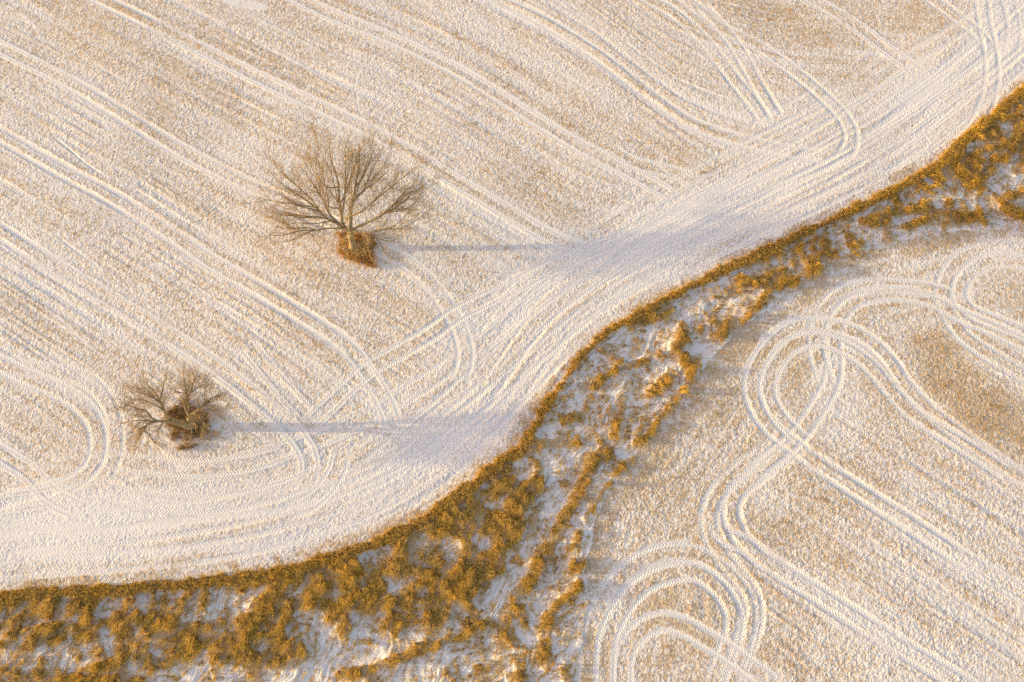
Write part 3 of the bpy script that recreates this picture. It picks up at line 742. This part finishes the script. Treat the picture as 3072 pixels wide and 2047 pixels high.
# cell areas for sampling
cx_, cy_ = X[:-1, :-1], Y[:-1, :-1]
area = np.abs((X[:-1, 1:] - X[:-1, :-1]) * (Y[1:, :-1] - Y[:-1, :-1]))
vis = (X > -hw_of(Y)) & (X < hw_of(Y)) & (Y > -9) & (Y < 101)
def sample(mask, per_m2):
    w_ = (mask[:-1, :-1] * vis[:-1, :-1] * area)
    n = rng.poisson(np.minimum(w_ * per_m2, 50))
    r, c = np.where(n > 0)
    rep = n[r, c]; r = np.repeat(r, rep); c = np.repeat(c, rep)
    ox = rng.random(len(r)); oy = rng.random(len(r))
    x = X[r, c] + ox * (X[r, c + 1] - X[r, c]); y = Y[r, c] + oy * (Y[r + 1, c] - Y[r, c])
    return np.stack([x, y, Z[r, c]], 1), mask[r, c]
cg = tuft_set("ditch_tufts", m_grass, nblade=20, rad=.13, h=.42, lean=.16, width=.014, bias=2.6)
cv_ = tuft_set("verge_tufts", m_grass, nblade=24, rad=.14, h=.44, lean=.18, width=.014)
def orient(P, jitter=.35):
    # combing direction drifts slowly from place to place
    a = 3.2 * (fbm(P[:, 0] / 5, P[:, 1] / 5, 95, 2) - .5) - 2.0 + rng.normal(0, jitter, len(P))
    return np.stack([rng.normal(0, .12, len(P)), rng.normal(0, .12, len(P)), a], 1)
clump = .8 * fbm((WX * .5 + WY * .86) / 1.7, (-WX * .86 + WY * .5) / .34, 99, 2) + .2 * fbm(X / .4, Y / .4, 100, 2)
Gd = np.clip(GRASS, 0, 1) ** 1.3 * (.14 + 1.3 * ss(.42, .56, clump))
band = IN & (dU < 1.25)
P, g = sample(np.where(band, 0, Gd), 11)
sc = (.55 + .6 * g)[:, None] * rng.uniform(.7, 1.25, (len(P), 1)) * np.array([[1, 1, 1]]) 
sc[:, 2] *= .45 + 1.1 * ss(.3, .7, fbm(P[:, 0] / .7, P[:, 1] / .7, 97, 2))
scatter("dry_grass", P, orient(P), sc, cg, "shaggy golden brown dry grass filling the snowy ditch between the two fields", "grass")
print("ditch tufts", len(P))
P, g = sample(np.where(band, GRASS, 0), 24)
sc = (.6 + .55 * g)[:, None] * rng.uniform(.8, 1.25, (len(P), 3))
scatter("grass_verge", P, orient(P, 1.2), sc, cv_, "narrow upright strip of orange dry grass along the upper ditch bank", "grass")
print("verge tufts", len(P))
cw = tuft_set("stalk_tufts", m_grass, nblade=8, rad=.13, h=.15, lean=.16, width=.014, bias=2.4)
wm = np.where(IN & (dU > .5), ss(.36, .62, fbm((WX * .7 + WY * .7) / 1.5, (-WX * .7 + WY * .7) / .45, 101, 3)) * (1 - .6 * np.clip(GRASS, 0, 1)), 0)
P, g = sample(wm, 9.0)
print("stalk tufts", len(P))
scatter("flattened_grass", P, orient(P, .5), rng.uniform(.6, 1.4, (len(P), 1)) * np.ones((1, 3)), cw, "thin wisps of flattened straw poking out of the snow on the ditch slopes", "grass")
ct = tuft_set("tree_tufts", m_tallgrass, nblade=26, rad=.16, h=.72, lean=.30, width=.014)
cb = tuft_set("brush_tufts", m_brush, nblade=26, rad=.18, h=.6, lean=.30, width=.012)
for nm, GT, cc_, lab in (("tall_grass", GT1, ct, "patch of rusty tall dry grass round the foot of the large bare tree"), ("tall_grass", GT2, cb, "ring of tall dry grass and low brush round the foot of the small bare tree")):
    P, g = sample(GT, 11)
    scatter(nm, P, orient(P, 1.5), rng.uniform(.7, 1.1, (len(P), 1)) * np.ones((1, 3)), cc_, lab, "grass")
# stubble standing through the thin snow
cs = tuft_set("stubble_tufts", m_grass, nblade=9, rad=.09, h=.13, lean=.08, width=.012)
mk = np.where(~IN, np.clip((S - .42) * 2.4, 0, 1) * (1 - RUT) * ss(.45, .6, fbm(X / 1.2, Y / 1.2, 98, 3)), 0)
P, g = sample(mk, 5.0)
print("stubble tufts", len(P))
scatter("stubble", P, orient(P, 2), rng.uniform(.7, 1.3, (len(P), 1)) * np.ones((1, 3)), cs, "thin golden stubble tufts poking through the snow on both fields", "stubble")

# ------------------------------------------------------------------ trees
class Tubes:
    def __init__(s): s.v = []; s.f = []
    def add(s, P, R_, sides):
        n0 = len(s.v); k_ = len(P)
        T_ = np.gradient(np.array(P), axis=0)
        for i in range(k_):
            t = T_[i] / (np.linalg.norm(T_[i]) + 1e-9)
            up = np.array([0, 0, 1.0]) if abs(t[2]) < .9 else np.array([1.0, 0, 0])
            a = np.cross(t, up); a /= np.linalg.norm(a); b_ = np.cross(t, a)
            for j in range(sides):
                th = 2 * math.pi * j / sides
                p = P[i] + R_[i] * (math.cos(th) * a + math.sin(th) * b_)
                s.v.append((p[0], p[1], p[2]))
        for i in range(k_ - 1):
            for j in range(sides):
                j2 = (j + 1) % sides
                s.f.append((n0 + i * sides + j, n0 + i * sides + j2, n0 + (i + 1) * sides + j2, n0 + (i + 1) * sides + j))
    def build(s, name, mat, parent, off, **pr):
        me = bpy.data.meshes.new(name)
        me.from_pydata([(x - off[0], y - off[1], z - off[2]) for x, y, z in s.v], [], s.f); me.materials.append(mat)
        me.shade_smooth()
        o = bpy.data.objects.new(name, me); COL.objects.link(o); o.parent = parent
        for k_, v in pr.items(): o[k_] = v
        return o

def wander(p, d, L, n, r, wig, up):
    pts = [p]; d = d / np.linalg.norm(d)
    for i in range(n):
        d = d + np.array([r.gauss(0, wig), r.gauss(0, wig), r.gauss(0, wig) + up]); d /= np.linalg.norm(d)
        pts.append(pts[-1] + d * L / n)
    return pts

def side_dir(d, out, r, ang):
    d = d / np.linalg.norm(d)
    v = np.array([r.gauss(0, 1), r.gauss(0, 1), r.gauss(0, 1)]) + out * .55
    v -= d * v.dot(d); v /= np.linalg.norm(v) + 1e-9
    return d * math.cos(ang) + v * math.sin(ang)

def make_tree(name, base, limbs, trunk, centre, seed, label, sub_len, tw_len, nsub, ntw, nfine, limb_r, up=.03):
    r = random.Random(seed)
    root = bpy.data.objects.new(name, None); root.location = base; COL.objects.link(root)
    root["label"] = label; root["category"] = "tree"
    tk = Tubes()
    for pts, r0, r1 in trunk:
        P_ = catmull(pts, .35); tt = np.linspace(0, 1, len(P_))
        rr = r0 + (r1 - r0) * tt
        if pts[0][2] <= 0.05: rr = rr + r0 * .75 * np.exp(-tt * 9)
        tk.add(P_, rr, 12)
    tk.build("trunk", m_bark, root, base)
    tw = Tubes()
    for li, (pts, rscale) in enumerate(limbs):
        lb = Tubes()
        P_ = catmull(pts, .45)
        P_ = P_ + np.cumsum(np.array([[r.gauss(0, .018) for _ in range(3)] for _ in P_]), 0)
        n = len(P_); L = np.linalg.norm(np.diff(P_, axis=0), axis=1).sum()
        tt = np.linspace(0, 1, n)
        rr = limb_r * rscale * (1 - tt) ** .8 + .014
        lb.add(P_, rr, 7)
        ns = max(3, int(nsub * L))
        for s_ in range(ns):
            t = .16 + .84 * (s_ + r.random()) / ns
            i = min(n - 2, int(t * (n - 1)))
            d = P_[i + 1] - P_[i]; p = P_[i]
            out = p - centre; out /= np.linalg.norm(out) + 1e-9
            sl = sub_len * (1.05 - .65 * t) * r.uniform(.55, 1.2)
            sp = wander(p, side_dir(d, out, r, math.radians(r.uniform(22, 52))), sl, 7, r, .10, up)
            r0 = min(rr[i] * .5, .010 + .009 * sl)
            lb.add(sp, np.linspace(r0, .009, 8), 4)
            nt_ = max(2, int(ntw * sl))
            for q in range(nt_):
                t2 = .12 + .88 * (q + r.random()) / nt_
                j = min(6, int(t2 * 7)); fr = t2 * 7 - j
                p2 = sp[j] + (sp[j + 1] - sp[j]) * min(fr, 1)
                tl = tw_len * (1.1 - .6 * t2) * r.uniform(.5, 1.25)
                tp = wander(p2, side_dir(sp[j + 1] - sp[j], out, r, math.radians(r.uniform(20, 50))), tl, 4, r, .13, up)
                tw.add(tp, [.009, .008, .007, .006, .005], 3)
                for h_ in range(nfine):
                    j2 = r.randint(0, 3)
                    fp = wander(tp[j2] + (tp[j2 + 1] - tp[j2]) * r.random(), side_dir(tp[j2 + 1] - tp[j2], out, r, math.radians(r.uniform(20, 50))), tl * r.uniform(.3, .6), 2, r, .15, up)
                    tw.add(fp, [.006, .0055, .0045], 3)
        lb.build("branch", m_bark, root, base)
    tw.build("crown", m_twig, root, base, kind="stuff")
    print(name, len(tw.f) * 2)
    return root

def q1(p): return at((740 + p[0] / 3.408) / K, (370 + p[1] / 3.408) / K, p[2])
def q2(p): return at((300 + p[0] / 4.752) / K, (1060 + p[1] / 4.752) / K, p[2])
b1 = np.array([*plan((740 + 1090 / 3.408) / K, (370 + 1290 / 3.408) / K), 0.0])
trunk1 = [([b1, q1((1080, 1220, 1.2)), q1((1060, 1150, 2.6)), q1((1072, 1085, 3.6))], .44, .36),
          ([q1((1066, 1130, 2.9)), q1((1030, 1090, 3.6)), q1((985, 1050, 4.6))], .34, .26)]
limbs1 = [(p, s_) for p, s_ in [
    ([(1072, 1085, 3.6), (1070, 950, 5.5), (1085, 820, 7.6), (1115, 650, 9.8), (1140, 500, 11.4), (1155, 350, 12.8), (1150, 190, 14)], 1.0),
    ([(985, 1050, 4.6), (968, 950, 6.2), (945, 830, 8), (930, 650, 10.2), (905, 520, 11.6), (860, 400, 12.8), (835, 230, 13.8), (850, 110, 14.5)], .9),
    ([(1000, 1060, 4.2), (905, 1000, 5), (835, 920, 6), (790, 820, 7.2), (720, 690, 8.2), (640, 570, 9), (570, 420, 10)], .75),
    ([(960, 1040, 4.5), (850, 990, 5.4), (760, 910, 6.2), (660, 820, 7.2), (540, 740, 7.8), (400, 650, 8.3), (300, 560, 8.7), (230, 480, 9)], .75),
    ([(1000, 1075, 3.9), (870, 1000, 5), (740, 960, 5.8), (570, 965, 6), (400, 940, 6), (200, 920, 6.2)], .55),
    ([(1000, 1080, 3.8), (840, 1070, 4.6), (700, 1090, 4.9), (580, 1130, 4.8), (450, 1190, 4.7), (230, 1230, 4.6)], .45),
    ([(1085, 1085, 3.7), (1200, 1030, 5), (1300, 980, 6), (1420, 900, 6.6), (1520, 800, 7.5), (1640, 670, 8), (1740, 570, 8.5)], .75),
    ([(1090, 1110, 3.4), (1180, 1130, 4), (1290, 1160, 4.4), (1400, 1200, 4.5), (1570, 1225, 4.7)], .5),
    ([(1080, 1100, 3.6), (1240, 1110, 5), (1400, 1080, 5.4), (1560, 1070, 5.8), (1700, 1000, 6.2), (1850, 890, 6.8)], .5),
    ([(1095, 780, 8.2), (1190, 700, 9), (1340, 590, 9.6), (1480, 470, 10.3)], .45),
    ([(1075, 950, 5.5), (1180, 900, 7), (1300, 800, 8), (1440, 640, 9), (1520, 560, 9.4)], .4),
    ([(968, 950, 6.2), (1000, 800, 8.2), (1012, 650, 10), (1020, 430, 12), (1005, 150, 14)], .6),
    ([(945, 830, 8), (1010, 720, 9.5), (1060, 560, 11), (1130, 400, 12.4), (1230, 240, 13.3)], .45),
    ([(930, 650, 10.2), (840, 660, 10.5), (760, 600, 11), (700, 440, 12), (730, 250, 13)], .35),
    ([(940, 870, 7.4), (830, 850, 8), (740, 720, 9), (600, 640, 9.5), (500, 440, 10.5)], .4),
    ([(1115, 650, 9.8), (1220, 500, 11), (1280, 330, 12.4), (1330, 200, 13)], .45),
    ([(760, 910, 6.2), (640, 870, 6.8), (480, 830, 7.2), (330, 720, 7.8), (180, 650, 8)], .4),
    ([(700, 860, 6.8), (560, 840, 7), (350, 810, 7), (150, 770, 7.2)], .35),
    ([(870, 1000, 5), (720, 1020, 5.6), (500, 1020, 5.6), (280, 1080, 5.4)], .3),
    ([(1300, 980, 6), (1450, 910, 7), (1620, 890, 7.4), (1780, 760, 8)], .35),
    ([(1400, 920, 6.4), (1540, 850, 7.6), (1700, 700, 8.4), (1780, 600, 8.8)], .35),
    ([(1010, 960, 7), (1040, 1060, 7.2), (1020, 1180, 6.6), (1015, 1300, 5.8)], .3),
    ([(800, 990, 5.6), (770, 1060, 5.4), (735, 1120, 5), (670, 1160, 4.6)], .3),
    ([(1290, 1160, 4.4), (1360, 1210, 4.3), (1390, 1300, 4), (1500, 1390, 3.6)], .3),
    ([(1200, 1130, 4.4), (1240, 1180, 4.6), (1250, 1300, 4.2), (1280, 1420, 3.6)], .3),
    ([(940, 1010, 5.6), (920, 1080, 5.6), (900, 1180, 5)], .28),
    ([(985, 1050, 4.6), (1030, 960, 7), (1050, 820, 9), (1070, 620, 11), (1060, 330, 13.4)], .5)]]
limbs1 = [([q1(p) for p in pts], s_) for pts, s_ in limbs1]
rs = random.Random(21)
for pts, s_ in list(limbs1[:14]) + list(limbs1[:8]):
    i0 = 1 if len(pts) < 5 else 2
    off = np.array([rs.gauss(0, 2.0), rs.gauss(.4, 1.6), rs.gauss(.3, 1.0)])
    q = pts[i0:]; m_ = len(q) - 1
    if m_ < 2: continue
    limbs1.append(([p + off * (j / m_) ** .8 * (1 if j else 0) for j, p in enumerate(q)], .28))
make_tree("bare_tree", tuple(b1), limbs1, trunk1, np.array([b1[0], b1[1] + .5, 6.0]), 5,
          "large bare spreading tree standing in rusty grass on the snowy upper field", 2.8, 1.35, 1.5, 5.5, 4, .22)

b2 = np.array([*plan((300 + 1300 / 4.752) / K, (1060 + 1045 / 4.752) / K), 0.0])
trunk2 = [([b2, q2((1240, 1030, .8)), q2((1150, 1000, 1.7)), q2((1060, 975, 2.5)), q2((1000, 950, 3.0))], .42, .30),
          ([b2 + np.array([.15, .1, 0]), q2((1280, 970, 1.2)), q2((1275, 900, 2.4))], .40, .28)]
limbs2 = [
    ([(1000, 950, 3.0), (950, 890, 3.8), (915, 830, 4.4), (890, 740, 5.2), (850, 650, 6), (790, 560, 6.7), (680, 460, 7.4), (600, 360, 8)], .8),
    ([(1020, 960, 2.9), (890, 965, 3.6), (780, 975, 4.2), (680, 1010, 4.5), (560, 1080, 4.6), (420, 1160, 4.4)], .75),
    ([(840, 970, 3.9), (740, 930, 4.6), (660, 820, 5.4), (520, 790, 5.8), (380, 730, 6), (240, 640, 6.4)], .55),
    ([(780, 975, 4.2), (650, 960, 4.8), (500, 960, 5), (340, 1000, 5.2)], .45),
    ([(890, 740, 5.2), (790, 650, 6), (680, 610, 6.4), (540, 560, 6.8), (420, 500, 7.2)], .5),
    ([(860, 650, 6), (880, 560, 6.8), (900, 440, 7.6), (950, 280, 8.2)], .5),
    ([(1275, 900, 2.4), (1215, 780, 3.6), (1200, 700, 4.4), (1240, 620, 5.2), (1290, 540, 6), (1330, 400, 7), (1400, 240, 7.8)], .75),
    ([(1250, 840, 3), (1265, 700, 4.6), (1220, 590, 5.6), (1130, 570, 6), (1000, 530, 6.4)], .45),
    ([(1240, 620, 5.2), (1210, 500, 6.2), (1190, 380, 7), (1180, 260, 7.6)], .45),
    ([(1280, 890, 2.5), (1390, 820, 3.6), (1480, 740, 4.6), (1580, 660, 5.2), (1780, 560, 6)], .6),
    ([(1430, 790, 4), (1490, 690, 5), (1480, 560, 6), (1520, 420, 6.8)], .4),
    ([(1340, 850, 3), (1440, 940, 3.8), (1510, 1020, 4), (1560, 1140, 3.8), (1640, 1200, 3.6)], .5),
    ([(1285, 900, 2.4), (1285, 980, 4), (1315, 1090, 4.4), (1315, 1160, 4.2), (1270, 1210, 4)], .45),
    ([(1300, 560, 6), (1400, 480, 6.8), (1500, 430, 7.2), (1600, 320, 7.6)], .4),
    ([(1400, 820, 3.6), (1560, 800, 4.4), (1700, 830, 4.8), (1840, 800, 5)], .4),
    ([(680, 1010, 4.5), (600, 1120, 4.6), (560, 1230, 4.4), (440, 1370, 4)], .4),
    ([(880, 980, 3.6), (850, 1060, 4), (800, 1130, 4)], .3),
    ([(915, 830, 4.4), (820, 760, 5.2), (700, 700, 5.8), (480, 660, 6.4), (300, 820, 6)], .4),
    ([(1500, 1010, 4), (1450, 1100, 4), (1440, 1180, 3.8)], .3),
    ([(560, 1080, 4.6), (700, 1150, 4.6), (760, 1260, 4.2), (900, 1340, 3.6)], .35)]
limbs2 = [([q2(p) for p in pts], s_) for pts, s_ in limbs2]
make_tree("bare_tree", tuple(b2), limbs2, trunk2, np.array([b2[0] - 1.2, b2[1], 3.5]), 9,
          "smaller low forked bare tree with a leaning left limb near the lower left field loop", 2.3, 1.25, 2.7, 7.0, 5, .21)

# ------------------------------------------------------------------ small fallen branches in the ditch
def fallen(fx_, fy_, ang, L, label, sd_):
    r = random.Random(sd_)
    x, y = plan(fx_, fy_); z = float(height(np.array([x]), np.array([y]))[0])
    o = bpy.data.objects.new("fallen_branch", None)
    tb = Tubes(); d = np.array([math.cos(ang), math.sin(ang), .05])
    P_ = wander(np.array([0, 0, .08]), d, L, 6, r, .35, 0)
    tb.add(P_, np.linspace(.05, .02, 7), 6)
    for i in (2, 4): tb.add(wander(P_[i], side_dir(d, np.array([0, 0, .3]), r, .9), L * .4, 3, r, .2, 0), [.03, .025, .02, .012], 5)
    me = bpy.data.meshes.new("fallen_branch"); me.from_pydata(tb.v, [], tb.f); me.materials.append(m_twig)
    o = bpy.data.objects.new("fallen_branch", me); o.location = (x, y, z); COL.objects.link(o)
    o["label"] = label; o["category"] = "branch"
fallen(1486, 881, .1, 1.1, "small crooked dark branch lying on snow between grass clumps in the middle of the ditch", 1)
fallen(1435, 1073, -.8, 1.0, "short dark stick at the foot of a grass ridge lower in the ditch", 4)
fallen(2000, 522, -1.0, 1.3, "dark fallen branch among snow and grass in the upper right reach of the ditch", 8)
